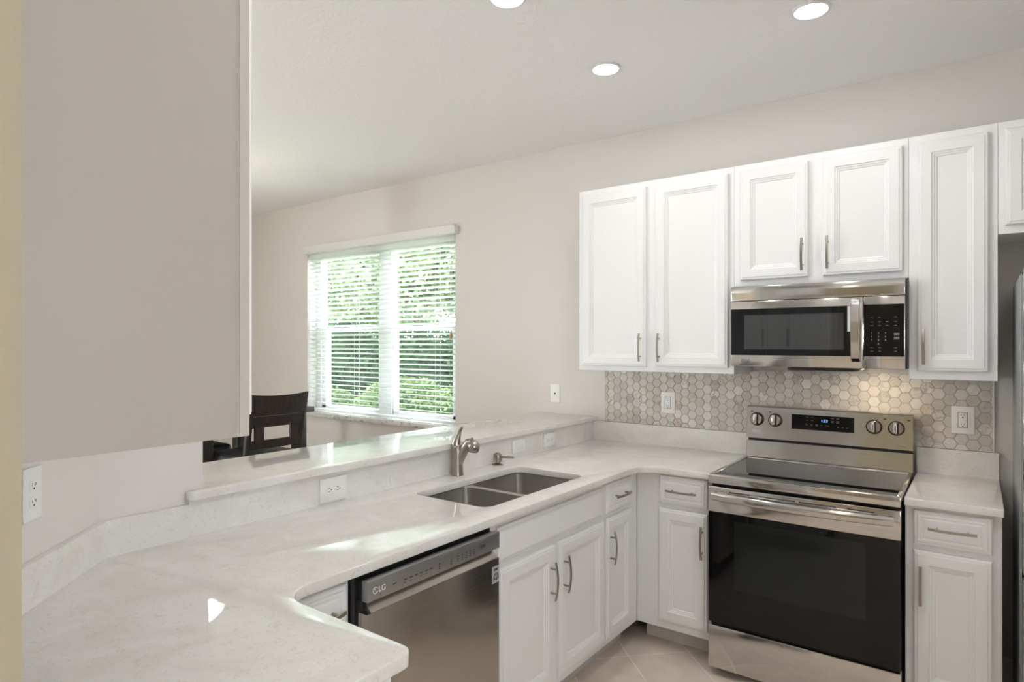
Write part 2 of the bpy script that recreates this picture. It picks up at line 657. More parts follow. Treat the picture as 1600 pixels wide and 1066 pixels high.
# pass-through: low wall under the bar, full-height stub, chamfered corner and the short near wall
struct(MB().box(-0.16, -0.02, -2.526, 0.0, 0, 1.028).build('wall_bar', M['wall'], smooth=0))
struct(MB().prism([(-0.16, -2.526), (-0.16, -2.88), (0.404, -3.444), (1.073, -3.444), (1.073, -3.305),
                   (0.463, -3.305), (-0.02, -2.822), (-0.02, -2.526)], 0, CEIL).build('wall_near', [M['wall'], M['hall']], smooth=0))
for p in bpy.data.objects['wall_near'].data.polygons:       # the hall colour starts at the wall's end
    if p.center.x > 1.07 or p.normal.y < -.9:
        p.material_index = 1
struct(MB().box(2.055, 3.5, -0.014, 0, 0, 0.13, 0.004).build('baseboard_back', M['trim']))
struct(MB().box(-4.6, -0.16, -0.014, 0, 0, 0.13, 0.004).build('baseboard_dining', M['trim']))

# ------------------------------------------------------------------ window in the dining wall
wy0, wy1 = 0.10, 0.17
win = MB()
win.box(WX0, -2.955, wy0, wy1, .93, 2.30).box(-1.255, WX1, wy0, wy1, .93, 2.30)
win.box(WX0, WX1, wy0, wy1, 2.30, WZ1).box(WX0, WX1, wy0 + .0005, wy1, WZ0 - .035, 0.93)
win.box(-2.15, -2.0, wy0, wy1, .93, 2.30)
window = struct(win.build('window_1', M['vinyl']))
# frames of the right opening added for its light and of the dining doors
for nm, x, y0, y1, z0 in (('fill_opening', 3.58, -3.8, -3.2, .9), ('door_1', -4.72, -6.0, -4.4, 0)):
    z1 = 2.1 if nm == 'fill_opening' else 2.35
    f = MB().box(x, x + .05, y0, y0 + .05, z0, z1).box(x, x + .05, y1 - .05, y1, z0, z1)
    f.box(x, x + .05, y0, y1, z1 - .05, z1).box(x, x + .05, y0, y1, z0, z0 + .05)
    f.box(x, x + .05, (y0 + y1) / 2 - .03, (y0 + y1) / 2 + .03, z0, z1)
    struct(f.build(nm, M['vinyl'], smooth=0))
for k, (a, c) in enumerate(((-2.955, -2.15), (-2.0, -1.255))):
    s = MB()
    s.box(a, a + .06 if k == 0 else a + .02, wy0 + .01, wy1, 0.93, 1.65, .003)
    s.box(c - .02 if k == 0 else c - .06, c, wy0 + .01, wy1, 0.93, 1.65, .003)
    s.box(a, c, wy0 - .01, wy1, 1.630, 1.668, .003)
    s.box(a, c, wy0 + .01, wy1, 0.93, 0.955, .003)
    s.build('window_sash', M['vinyl'], window)
    MB().box(a, c, wy0 + .04, wy0 + .045, 0.94, 2.31).build('window_pane', M['pane'], window, smooth=0)
MB().box(WX0 - .05, WX1 + .05, -0.032, wy0, WZ0 - 0.04, WZ0, .006).build('window_sill', M['sill'], window)

blind = thing('window_blind', 'white two-inch horizontal slat blind lowered over the dining window', 'blind', (0, 0, 0))
v = MB()
v.prism([(-0.040, 2.345), (-0.046, 2.352), (-0.046, 2.392), (-0.054, 2.412), (-0.002, 2.412), (-0.002, 2.345)],
        WX0 - .004, WX1 + .034, .002, 1, mx=Matrix(((0, 0, 1, 0), (1, 0, 0, 0), (0, 1, 0, 0), (0, 0, 0, 1))))
v.build('valance', M['valance'], blind)
MB().box(WX0 + .01, WX1 - .01, 0.005, 0.055, 2.30, 2.345, .002).build('head_rail', M['blind'], blind)
s = MB()
z = 2.288
tilt = R(14)
while z > 0.955:
    mx = Matrix.Translation((0, 0.03, z)) @ Matrix.Rotation(-tilt, 4, 'X')
    n = 5
    pv = []
    for j in range(n + 1):
        y = -0.025 + 0.05 * j / n
        pv.append((y, 0.0025 * (1 - (y / 0.025) ** 2)))
    vs = []
    for x in (WX0 + .012, WX1 - .012):
        for y, h in pv:
            vs.append((x, y, h + .0013))
        for y, h in reversed(pv):
            vs.append((x, y, h - .0013))
    m2 = 2 * (n + 1)
    fs = [(i, (i + 1) % m2, m2 + (i + 1) % m2, m2 + i) for i in range(m2)]
    fs += [tuple(range(m2))[::-1], tuple(range(m2, 2 * m2))]
    s.add(vs, fs, mx)
    z -= 0.0405
bmesh.ops.recalc_face_normals(s.bm, faces=s.bm.faces)
s.build('slats', M['blind'], blind)
MB().box(WX0 + .012, WX1 - .012, 0.006, 0.054, 0.908, 0.930, .003).build('bottom_rail', M['blind'], blind)
for x in (-2.82, -2.36, -1.86, -1.40):
    c = MB()
    c.tube([(x, 0.004, 0.925), (x, 0.004, 2.31)], .0012, 6).tube([(x, 0.056, 0.925), (x, 0.056, 2.31)], .0012, 6)
    c.build('ladder_cord', M['cord'], blind)
pc = MB().tube([(-1.225, -0.012, 1.60), (-1.225, -0.012, 2.31)], .0015, 6).build('pull_cord', M['cord'], blind)
MB().lathe([(.003, .02), (.009, .016), (.013, -.02), (.012, -.026)], (-1.225, -0.012, 1.585), 12).build('tassel', M['tassel'], pc)
MB().tube([(-2.975, -0.012, 1.58), (-2.975, -0.012, 2.31)], .004, 8).build('tilt_wand', M['cord'], blind)

# ------------------------------------------------------------------ cabinet builder
DOORP = [(0, 0), (0, .013), (.004, .017), (.012, .0175), (.014, .020), (.050, .020), (.0535, .0165), (.059, .0160),
         (.0615, .013), (.069, .0115), (.0715, .0085), (.078, .0085)]
DRAWP = [(0, 0), (0, .012), (.004, .0155), (.012, .016), (.014, .0195), (.022, .020), (.026, .018), (.030, .018), (.034, .020), (.045, .020)]
FALSEP = [(0, 0), (0, .010), (.003, .013), (.010, .014), (.014, .018), (.020, .020), (.03, .020)]


def pull(parent, x, z, y, vert, L=0.153):
    """arched bar pull, y = door face; bar bows out of the face"""
    b = MB()
    pts = []
    for i in range(13):
        t = -1 + 2 * i / 12
        off = 0.034 - 0.011 * t * t
        pts.append((x, y - off, z + t * L / 2) if vert else (x + t * L / 2, y - off, z))
    b.sweep_rect(pts, .0105, .0055, (1, 0, 0) if vert else (0, 0, 1))
    for s in (-1, 1):
        d = s * L * 0.32
        off = 0.034 - 0.011 * 0.64 ** 2 - .001
        p = (x, y, z + d) if vert else (x + d, y, z)
        b.tube([p, (p[0], p[1] - off, p[2])], .0043, 10)
    return b.build('handle', M['nickel'], parent)


def front(cab, kind, x0, x1, z0, z1, handle=None):
    prof = {'door': DOORP, 'drawer': DRAWP, 'panel': FALSEP}[kind]
    d = MB().rings(x0, x1, z0, z1, prof, -.0005).build({'door': 'door', 'drawer': 'drawer_front', 'panel': 'false_front'}[kind], M['cab'], cab, smooth=0)
    if handle:
        pull(d, handle[0], handle[1], -.0200, handle[2])
    return d


def carcass(cab, w, d, z0, z1, toe=0.0, top=True, side_mat=None, t=.016):
    b = MB()
    b.box(0, t, .019, d, z0, z1).box(w - t, w, .019, d, z0, z1)
    b.box(t, w - t, d - .008, d, z0, z1)
    b.box(t, w - t, .019, d - .008, z0, z0 + t)
    if top:
        b.box(t, w - t, .019, d - .008, z1 - t, z1)
    b.build('carcass', side_mat or M['cab'], cab, smooth=0)
    MB().box(0, w, 0, .0185, z0, z1, .001, 1).build('face_frame', M['cab'], cab, smooth=0)
    if toe:
        MB().box(0, w, toe, toe + .016, 0, z0).build('toe_kick', M['toe'], cab, smooth=0)


UZ0, UZ1 = 1.367, 2.419
UD = 0.323


def upper(label, x0, x1, z0, doors):
    c = thing('upper_cabinet', label, 'cabinet', (x0, -.325, 0), 0, 'wall cabinets along the range wall')
    carcass(c, x1 - x0, UD, z0, UZ1)
    for a, e, q0, q1, h in doors:
        front(c, 'door', a - x0, e - x0, q0, q1, (h[0] - x0, h[1], True) if h else None)
    return c


upper('white wall cabinet left of the microwave with two tall doors', 0.080, 0.9855, UZ0,
      [(0.108, 0.511, 1.394, 2.386, (0.482, 1.500)), (0.567, 0.959, 1.399, 2.386, (0.592, 1.500))])
upper('short two-door white wall cabinet directly above the microwave', 0.9865, 1.7355, 1.808,
      [(1.019, 1.335, 1.838, 2.386, (1.311, 1.944)), (1.397, 1.715, 1.838, 2.386, (1.420, 1.944))])
upper('narrow white wall cabinet with a single tall door right of the microwave', 1.7365, 2.0435, UZ0,
      [(1.769, 2.014, 1.404, 2.386, (1.792, 1.508))])
upper('white wall cabinet above the refrigerator, cut off by the right edge', 2.0445, 2.98, 1.965,
      [(2.068, 2.50, 1.998, 2.386, (2.476, 2.09)), (2.525, 2.957, 1.998, 2.386, (2.549, 2.09))])

# near wall cabinet (its end panel fills the left of the picture); fronts face the range wall
nc = thing('upper_cabinet', 'large white wall cabinet in the left foreground showing its flat end panel', 'cabinet',
           (1.009, -2.979, 0), R(180), 'wall cabinets above the near counter')
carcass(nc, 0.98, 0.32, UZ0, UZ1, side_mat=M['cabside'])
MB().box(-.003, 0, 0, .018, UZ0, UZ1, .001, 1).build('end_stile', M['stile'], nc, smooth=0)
front(nc, 'door', .016, .31, UZ0 + .033, UZ1 - .033, (.285 + .04, 1.575, True))
front(nc, 'door', .50, .955, UZ0 + .033, UZ1 - .033, (.528, 1.575, True))


# ------------------------------------------------------------------ base cabinets
BZ0, BZ1 = 0.115, 0.8835


def base(label, loc, rz, w, d, fronts, top=True, group='base cabinets under the counters'):
    c = thing('base_cabinet', label, 'cabinet', loc, rz, group)
    carcass(c, w, d, BZ0, BZ1, toe=.12 if rz == 0 else .09, top=top)
    for f in fronts:
        front(c, *f)
    return c


FX = 0.585                      # face of the sink run
base('white base cabinet under the sink with a false front and two doors', (FX, -1.826, 0), R(90), 0.844, 0.600,
     [('panel', .048, .824, .728, .860), ('door', .056, .421, .150, .704, (.385, .572, True)),
      ('door', .456, .842, .150, .704, (.485, .572, True))], top=False)
base('narrow white base cabinet with one drawer and one door right of the sink', (FX, -.981, 0), R(90), 0.3705, 0.600,
     [('drawer', .019, .277, .732, .868, (.150, .803, False)), ('door', .019, .281, .152, .708, (.048, .572, True))])
base('white base cabinet with drawer and door left of the range', (FX + .001, -.61, 0), 0, 0.385, 0.605,
     [('drawer', .712 - FX, .952 - FX, .736, .872, (.831 - FX, .805, False)),
      ('door', .709 - FX, .952 - FX, .158, .711, (.931 - FX, .580, True))])
base('slim white base cabinet with drawer and door between range and refrigerator', (1.746, -.61, 0), 0, 0.305, 0.605,
     [('drawer', .029, .276, .733, .868, (.154, .806, False)), ('door', .029, .276, .152, .709, (.053, .578, True))])
base('white corner base cabinet left of the dishwasher', (FX, -2.661, 0), R(90), 0.228, 0.600,
     [('drawer', .010, .212, .736, .866, (.111, .803, False)), ('door', .010, .212, .152, .709, (.04, .58, True))])
nb = base('white base cabinet under the near counter, mostly hidden below its top', (1.071, -2.7205, 0), R(180), 0.475, 0.58,
          [('drawer', .03, .445, .736, .868, (.24, .805, False)), ('door', .03, .445, .152, .709, (.06, .60, True))])

# ------------------------------------------------------------------ countertops
ct = thing('countertop', 'U-shaped off-white speckled quartz worktop with the sink cutout and low splash', 'countertop')
W = .0015
outer = rounded([(-.02 + W, -W), (.9765, -W), (.9765, -.648), (.625, -.648), (.625, -2.670), (1.085, -2.670),
                 (1.085, -3.305 + W), (.463 + W, -3.305 + W), (-.02 + W, -2.822 + W)],
                [0, 0, 0.003, .105, .085, .03, 0, 0, 0], 12)
sinkhole = rounded([(.141, -1.751), (.524, -1.751), (.524, -1.031), (.141, -1.031)], .045, 8)
slab('worktop', outer, [sinkhole], .884, .914, .003, M['quartz'], ct)
sp = MB()
Z0 = .9136
sp.box(0.0195, .975, -.02, -W, Z0, 1.032).box(0, .0195, -.02, -W, Z0, 1.0275)
sp.prism([(-.02 + W, -W), (-.02 + W, -2.822 + W), (.463 + W, -3.305 + W), (1.07, -3.305 + W), (1.07, -3.285), (.471, -3.285), (0, -2.814), (0, -W)],
         Z0, 1.016)
sp.box(-.02 + W, 0, -2.579, -W, 1.016, 1.0275)
sp.build('backsplash', M['quartz'], ct)
rt = thing('countertop', 'small off-white quartz worktop right of the range beside the refrigerator', 'countertop')
slab('worktop', rounded([(1.745, -W), (1.745, -.648), (2.056, -.648), (2.056, -W)], [0, .003, .003, 0], 3), [], .884, .914, .003, M['quartz'], rt)
MB().box(1.745, 2.054, -.02, -W, .9136, 1.032).build('backsplash', M['quartz'], rt)
bar = slab('bar_top', rounded([(.018, -W), (-.441, -W), (-.441, -2.524), (-.018, -2.524), (-.018, -2.584), (.018, -2.584)],
                              [0, 0, .03, 0, .004, .022], 8), [], 1.0285, 1.058, .004, M['quartz'])
tag(bar, 'long raised quartz breakfast bar between sink counter and dining room', 'bar top')

# ------------------------------------------------------------------ sink, faucet, soap dispenser
sk = thing('kitchen_sink', 'double bowl undermount stainless steel sink in the quartz counter', 'sink', (0, 0, 0))


def bowl(y0, y1):
    b = MB()
    t = bmesh.new()
    loops = []
    for z, ins, r in ((.8825, -.004, .04), (.880, 0, .036), (.72, .006, .032), (.700, .016, .03), (.694, .035, .03)):
        pts = rounded([(.137 + ins, y0 + ins), (.528 - ins, y0 + ins), (.528 - ins, y1 - ins), (.137 + ins, y1 - ins)], r, 6)
        loops.append([t.verts.new((x, y, z)) for x, y in pts])
    for a, c in zip(loops, loops[1:]):
        n = len(a)
        for k in range(n):
            t.faces.new((a[k], c[k], c[(k + 1) % n], a[(k + 1) % n]))
    t.faces.new(loops[-1])
    bmesh.ops.recalc_face_normals(t, faces=t.faces)
    b.merge(t)
    o = b.build('bowl', M['sinksteel'], sk)
    c = ((.137 + .528) / 2, (y0 + y1) / 2, .6945)
    MB().lathe([(.045, 0), (.045, .002), (.038, .003), (.034, .0005), (.001, .0003)], c, 24).build('drain', M['steel'], o)
    return o


bowl(-1.757, -1.414)
bowl(-1.386, -1.025)
slab('flange', rounded([(.115, -1.785), (.55, -1.785), (.55, -1.003), (.115, -1.003)], .03, 4),
     [rounded([(.133, -1.761), (.532, -1.761), (.532, -1.410), (.133, -1.410)], .044, 6),
      rounded([(.133, -1.390), (.532, -1.390), (.532, -1.021), (.133, -1.021)], .044, 6)],
     .8805, .8833, .0005, M['sinksteel'], sk)

fc = thing('kitchen_faucet', 'brushed nickel single lever faucet with pull-out spray at the sink', 'faucet', (.047, -1.3745, .914), R(12))
MB().lathe([(.0290, 0.0005), (.0290, .006), (.0280, .012), (.0272, .085), (.0262, .112), (.0235, .132), (.018, .142)], n=28).build('body', M['nickel'], fc)
lv = MB()
lv.tube([(-.003, 0, .100), (-.005, 0, .128), (-.006, 0, .150), (0, 0, .172), (.008, 0, .192), (.013, 0, .208), (.021, 0, .219), (.029, 0, .222)],
        [.0245, .0238, .0215, .0165, .0120, .0098, .0085, .006], 16)
lv.build('lever_handle', M['nickel'], fc)
sp_ = MB()
sp_.tube([(.004, 0, .045), (.016, 0, .075), (.034, 0, .112), (.048, 0, .140), (.060, 0, .154), (.078, 0, .156)],
         [.020, .021, .021, .020, .021, .022], 18)
sp_.build('spout', M['nickel'], fc)
sh = MB()
sh.lathe([(.0245, -.030), (.0270, -.0275), (.0285, -.010), (.0285, -.005), (.0250, .005), (.0140, .017), (.003, .021)], (0, 0, 0), 24,
         Matrix.Translation((.088, 0, .146)) @ Matrix.Rotation(R(12), 4, 'Y'))
sh.build('spray_head', M['nickel'], fc)
MB().lathe([(.0225, -.0325), (.0230, -.028)], (0, 0, 0), 24, Matrix.Translation((.088, 0, .146)) @ Matrix.Rotation(R(12), 4, 'Y')).build('aerator', M['rubber'], fc)

sd = thing('soap_dispenser', 'short nickel soap pump in the counter right of the faucet', 'soap dispenser', (.043, -1.066, .914), R(14))
MB().lathe([(.029, 0.0005), (.029, .003), (.022, .006), (.012, .009), (.011, .013)], n=24).build('base_flange', M['nickel'], sd)
MB().lathe([(.013, .012), (.0195, .015), (.0215, .020), (.0210, .045), (.0190, .053), (.0120, .058), (.004, .059)], n=24).build('pump_head', M['nickel'], sd)
MB().tube([(.012, 0, .040), (.04, 0, .041), (.060, 0, .042), (.086, 0, .0425), (.091, 0, .0425)], [.0070, .0072, .0070, .0052, .003], 12).build('nozzle', M['nickel'], sd)


# ------------------------------------------------------------------ tiled wall behind the range
def hex_tiles():
    x0, x1, z0, z1 = .081, 2.031, 1.0335, 1.376
    root = thing('tile_backsplash', 'marble hexagon mosaic on the wall above the splash and behind the range', 'backsplash')
    MB().box(x0, x1, -.006, -W, z0, z1).build('grout', M['grout'], root, smooth=0)
    Ffl, g = .0505, .0019
    ap = (Ffl - g) / 2
    rad = ap / math.cos(R(30))
    dx = Ffl * math.sqrt(3) / 2
    bm = bmesh.new()
    lay = bm.loops.layers.float_color.new('tile')
    ci = 0
    x = x0
    rnd = random.Random(11)
    while x < x1 + rad:
        zz = z0 - Ffl + (Ffl / 2 if ci % 2 else 0)
        while zz < z1 + Ffl:
            a, c = rnd.random(), rnd.random()
            col = (a, c, rnd.random(), 1)
            top, bot = [], []
            for k in range(6):
                an = R(60 * k)
                top.append((x + (rad - .0012) * math.cos(an), zz + (rad - .0012) * math.sin(an)))
                bot.append((x + rad * math.cos(an), zz + rad * math.sin(an)))

            def clip(p):
                return (min(max(p[0], x0), x1), min(max(p[1], z0), z1))
            tc = [clip(p) for p in top]; bc = [clip(p) for p in bot]
            if max(p[0] for p in tc) - min(p[0] for p in tc) > .003 and max(p[1] for p in tc) - min(p[1] for p in tc) > .003:
                vt = [bm.verts.new((p[0], -.0105, p[1])) for p in tc]
                vm = [bm.verts.new((p[0], -.0095, p[1])) for p in bc]
                vb = [bm.verts.new((p[0], -.005, p[1])) for p in bc]
                fs = [bm.faces.new(vt)]
                for k in range(6):
                    fs.append(bm.faces.new((vt[k], vm[k], vm[(k + 1) % 6], vt[(k + 1) % 6])))
                    fs.append(bm.faces.new((vm[k], vb[k], vb[(k + 1) % 6], vm[(k + 1) % 6])))
                for f in fs:
                    for l in f.loops:
                        l[lay] = col
            zz += Ffl
        x += dx
        ci += 1
    bmesh.ops.recalc_face_normals(bm, faces=bm.faces)
    b = MB(); b.bm.free(); b.bm = bm
    b.build('mosaic', M['marble'], root, smooth=0)
    e = MB().box(x1, x1 + .006, -.012, -W, z0, z1)
    e.build('edge_trim', M['trim'], root, smooth=0)


hex_tiles()


# ------------------------------------------------------------------ outlets and switches
def outlet(label, loc, rz, w, h, kind, horiz=False, name='power_outlet', group='wall outlets and switches'):
    """local frame: plate in xz facing -y, y = 0 is the wall face"""
    o = thing(name, label, 'outlet' if name == 'power_outlet' else 'switch', loc, rz, group)
    MB().box(-w / 2, w / 2, -.006, -.0006, -h / 2, h / 2, .0022).build('cover_plate', M['plastic'], o)
    if kind == 'duplex':
        for s in (-1, 1):
            q = MB()
            cx, cz = (s * .0195, 0) if horiz else (0, s * .0195)
            pts = rounded([(-.0165, -.0135), (.0165, -.0135), (.0165, .0135), (-.0165, .0135)] if not horiz else
                          [(-.0135, -.0165), (.0135, -.0165), (.0135, .0165), (-.0135, .0165)], .009, 5)
            q.prism(pts, -.0075, -.0055, .0006, 1, Matrix.Translation((cx, 0, cz)) @ Matrix(((1, 0, 0, 0), (0, 0, 1, 0), (0, 1, 0, 0), (0, 0, 0, 1))))
            r = q.build('receptacle', M['plastic'], o)
            u = MB()
            for px, pz, ww, hh in ((-.006, .003, .002, .008), (.006, .003, .002, .007), (0, -.007, .0045, .0045)):
                if horiz:
                    px, pz, ww, hh = -pz, px, hh, ww
                u.box(cx + px - ww / 2, cx + px + ww / 2, -.0079, -.0073, cz + pz - hh / 2, cz + pz + hh / 2)
            u.build('slots', M['slot'], r, smooth=0)
    elif kind == 'decora':
        r = MB().box(-.0165, .0165, -.0078, -.0055, -.0335, .0335, .001).build('receptacle', M['plastic'], o)
        MB().box(-.0185, .0185, -.0064, -.0058, -.0355, .0355).build('insert_gap', M['print'], o, smooth=0)
        for s in (-1, 1):
            u = MB()
            for px, pz, ww, hh in ((-.006, .003, .002, .008), (.006, .003, .002, .007), (0, -.008, .005, .005)):
                cz = s * .0205
                u.box(px - ww / 2, px + ww / 2, -.0082, -.0076, cz + pz - hh / 2, cz + pz + hh / 2)
            u.build('slots', M['slot'], r, smooth=0)
    elif kind == 'jack':
        MB().lathe([(.006, 0), (.006, .003), (.004, .0045)], n=14, mx=Matrix.Translation((0, -.006, 0)) @ Matrix.Rotation(R(90), 4, 'X')).build('jack', M['slot'], o)
    elif kind == 'rocker':
        MB().box(-.032, .032, -.0085, -.0055, -.0155, .0155, .0015).build('rocker', M['plastic'], o)
        MB().box(-.035, .035, -.0066, -.0058, -.0175, .0175, .0003, 1).build('rocker_gap', M['printlt'], o)
    return o


outlet('white upright outlet on the mosaic left of the range', (.503, -.0105, 1.172), 0, .086, .127, 'decora')
outlet('white upright outlet on the mosaic right of the range', (1.9225, -.0105, 1.171), 0, .088, .127, 'decora')
outlet('white plate with one round jack above the far end of the bar', (-.296, 0, 1.188), 0, .074, .125, 'jack', name='wall_plate')
outlet('white sideways outlet in the bar splash left of the faucet, nearest the camera', (0, -2.035, .966), R(90), .124, .090, 'duplex', True)
outlet('white sideways rocker plate in the bar splash just right of the soap pump', (0, -.8305, .973), R(90), .117, .070, 'rocker', True, 'light_switch')
outlet('white sideways outlet in the bar splash nearest the corner by the range wall', (0, -.531, .970), R(90), .124, .076, 'duplex', True)
dn = Vector((1, 1, 0)).normalized()
outlet('white upright outlet on the angled wall under the foreground wall cabinet', (.2055, -3.0475, 1.1695), R(135), .070, .124, 'duplex')

# ------------------------------------------------------------------ microwave
mw = thing('microwave', 'stainless over-the-range microwave below the short wall cabinet', 'microwave', (.996, 0, 0))
MWW = .7335
MZ0, MZ1 = 1.411, 1.800
MB().box(.0, .7395, -.385, -.013, MZ0, MZ1, .003).build('body', M['black'], mw)
FY = -.412
MB().box(.0, MWW, FY, -.386, 1.729, MZ1, .004).build('vent_grille', M['steel'], mw)
dr = MB().box(.0, .575, FY, -.386, MZ0, 1.728, .004).build('door', M['steel'], mw)
MB().box(.002, .560, FY - .002, FY + .004, 1.465, 1.690, .001, 1).build('door_glass', M['glass_black'], dr)
MB().box(.066, .500, FY - .0026, FY - .0015, 1.494, 1.659).build('window', M['micro_window'], dr, smooth=0)
h = MB()
pts = [(.550, FY - .004, 1.716), (.550, FY - .022, 1.708)]
for i in range(13):
    t = -1 + 2 * i / 12
    pts.append((.550, FY - .030 - .016 * (1 - t * t), 1.580 - t * .122))
pts += [(.550, FY - .022, 1.451), (.550, FY - .004, 1.444)]
h.sweep_rect(pts, .034, .011, (1, 0, 0))
h.build('handle', M['steel'], dr)
MB().box(.515, .5265, FY - .0028, FY - .0018, 1.575, 1.688).build('energy_sticker', M['printlt'], dr, smooth=0)
cp = MB().box(.577, MWW, FY, -.386, MZ0, 1.728, .004).build('control_panel', M['steel'], mw)
MB().box(.579, MWW - .003, FY - .002, FY + .004, 1.465, 1.692, .001, 1).build('keypad_glass', M['glass_black'], cp)


def key(x, w_, z_, h_):
    MB().box(x, x + w_, FY - .0026, FY - .0015, z_, z_ + h_).build('key_label', M['print'], cp, smooth=0)


for x in (.605, .634, .663, .694):
    for z_ in (1.634, 1.614, 1.598):
        if z_ == 1.634 and x == .663:
            continue
        key(x, .010, z_, .0028)
for x in (.605, .635, .694):
    for z_ in (1.502, 1.486):
        key(x, .010, z_, .0026)
for z_ in (1.556, 1.539):
    key(.693, .020, z_, .011)
for i, ch in enumerate('1234567890'):
    r, c_ = divmod(i, 3)
    if ch == '0':
        r, c_ = 3, 1
    lettering('digit', ch, .0085, (.609 + c_ * .0265, FY - .0024, 1.564 - r * .0155), (R(90), 0, 0), M['printlt'], cp, align='CENTER')


def round_logo(parent, x, z, y, r, material, rot=(0, 0, 0), text='LG', tsize=None, gap=1.3, tmat=None):
    """round face-like emblem and the two letters beside it"""
    e = MB()
    # ring with an opening, a small dot and an inner hook
    pts = [(x + r * math.cos(R(a)), y, z + r * math.sin(R(a))) for a in range(20, 341, 16)]
    e.tube(pts, r * .13, 6)
    e.tube([(x, y, z + r * .45), (x, y, z - r * .45), (x + r * .4, y, z - r * .45)], r * .10, 6)
    e.lathe([(r * .16, -.0004), (r * .16, .0004)], n=10, mx=Matrix.Translation((x - r * .42, y, z + r * .38)) @ Matrix.Rotation(R(90), 4, 'X'))
    e.build('emblem', material, parent)
    lettering('brand_letters', text, tsize or r * 2.5, (x + r * gap, y, z - r * .9), (R(90), 0, 0), tmat or material, parent, bold=.0002)


round_logo(dr, .059, 1.4375, FY - .0006, .0075, M['printdk'])
MB().prism([(.25, -.06), (.25, -.35), (.27, -.385), (.53, -.385), (.55, -.35), (.55, -.06)], 1.396, MZ0, .002, 1).build('underside_vent', M['black'], mw)
MB().box(.50, .60, -.22, -.15, MZ0 - .003, MZ0 + .001).build('cooktop_lamp', M['lens'], mw, smooth=0)
area('cooktop_light', (.996 + .57, -.19, MZ0 - .008), (0, 0, 0), .12, .06, 1.0, (1.0, .78, .52))

# ------------------------------------------------------------------ range
rg = thing('range', 'stainless freestanding electric range with black glass cooktop and oven door', 'range', (.981, 0, 0))
RW = .757
MB().box(.004, RW - .002, -.640, -.022, .045, .880).build('body', M['black'], rg, smooth=0)
ck = MB()
ck.box(0, RW, -.694, -.668, .881, .922, .004)
ck.box(0, .017, -.669, -.107, .897, .9225, .003).box(RW - .017, RW, -.669, -.107, .897, .9225, .003)
ck.box(.017, RW - .017, -.140, -.107, .897, .9215, .002)
ck.build('cooktop_frame', M['steel'], rg)
MB().box(.0175, RW - .0175, -.6675, -.1405, .899, .9185, .001, 1).build('cooktop_glass', M['glass_black'], rg)
bgm = Matrix(((0, 0, 1, 0), (1, 0, 0, 0), (0, 1, 0, 0), (0, 0, 0, 1)))
bk = MB().prism([(-.106, .9225), (-.098, 1.007), (-.028, 1.007), (-.028, .9225)], 0, RW, .003, 1, bgm).build('backguard_skirt', M['steel'], rg)
MB().box(.006, RW - .006, -.082, -.028, 1.0075, 1.0205).build('vent_gap', M['black'], rg, smooth=0)
BY0, BY1 = -.098, -.084          # panel face leans back slightly
bgp = MB().prism([(BY0, 1.021), (BY1, 1.184), (BY1 + .006, 1.189), (-.028, 1.189), (-.028, 1.021)], 0, RW, .002, 1, bgm).build('backguard', M['steel'], rg)
lean = math.atan2(BY1 - BY0, 1.184 - 1.021)


def on_guard(x, z, out=0.0):
    t = (z - 1.021) / (1.184 - 1.021)
    return Vector((x, BY0 + (BY1 - BY0) * t - out, z))


RX = Matrix.Rotation(-lean, 4, 'X')


def guard_box(x0, x1, z0, z1, o0, o1):
    b = MB()
    c = on_guard((x0 + x1) / 2, (z0 + z1) / 2)
    b.box(-(x1 - x0) / 2, (x1 - x0) / 2, -o1, -o0, -(z1 - z0) / 2, (z1 - z0) / 2, mx=Matrix.Translation(c) @ RX)
    return b


disp = guard_box(.225, .511, 1.083, 1.158, -.001, .0015).build('display_panel', M['glass_black'], bgp, smooth=0)
lettering('clock_digits', '1:33', .019, tuple(on_guard(.362, 1.1265, .0017)), (R(90) - lean, 0, 0), M['led'], disp)
dl = MB()


def dbar(x0, x1, z0, z1):
    c = on_guard((x0 + x1) / 2, (z0 + z1) / 2)
    dl.box(-(x1 - x0) / 2, (x1 - x0) / 2, -.0022, -.0014, -(z1 - z0) / 2, (z1 - z0) / 2, mx=Matrix.Translation(c) @ RX)


for x in (.292, .316):
    for z_ in (1.146, 1.143, 1.132, 1.129):
        dbar(x, x + .011, z_, z_ + .0017)
for x in (.290, .314, .338):
    for z_ in (1.112, 1.108, 1.104):
        dbar(x, x + .012, z_, z_ + .0017)
for x in (.360, .382, .392):
    dbar(x, x + .008, 1.108, 1.1105)
for x in (.408, .432):
    for z_ in (1.148, 1.145, 1.134, 1.130, 1.126):
        dbar(x, x + .013, z_, z_ + .0017)
for x in (.437, .458, .476):
    dbar(x, x + .007, 1.1045, 1.1065)
dl.build('panel_legend', M['print'], disp, smooth=0)
for x in (.053, .145, .596, .688):
    c = on_guard(x, 1.1205)
    mx = Matrix.Translation(c) @ RX @ Matrix.Rotation(R(90), 4, 'X')
    k = MB().lathe([(.035, -.001), (.035, .006), (.031, .010)], n=30, mx=mx).build('knob', M['black'], bgp)
    MB().lathe([(.0300, .0090), (.0285, .020), (.0265, .022)], n=30, mx=mx).build('knob_cap', M['dwsteel'], k)
    g = MB().box(-.011, .0045, -.033, -.0215, -.0265, .0265, .002, mx=Matrix.Translation(c) @ RX)
    g.build('knob_grip', M['steel'], k)
    MB().box(.0046, .011, -.0240, -.0215, -.0262, .0262, mx=Matrix.Translation(c) @ RX).build('grip_shade', M['black'], k, smooth=0)  # black strip stands in for the shade beside the grip
for x in (.030, .122, .645, .742):
    guard_box(x - .010, x + .001, 1.157, 1.164, .0003, .0009).build('burner_mark', M['printdk'], bgp, smooth=0)
round_logo(bgp, .040, 1.058, on_guard(0, 1.058).y - .0006, .007, M['printlt'], tmat=M['printlt'])
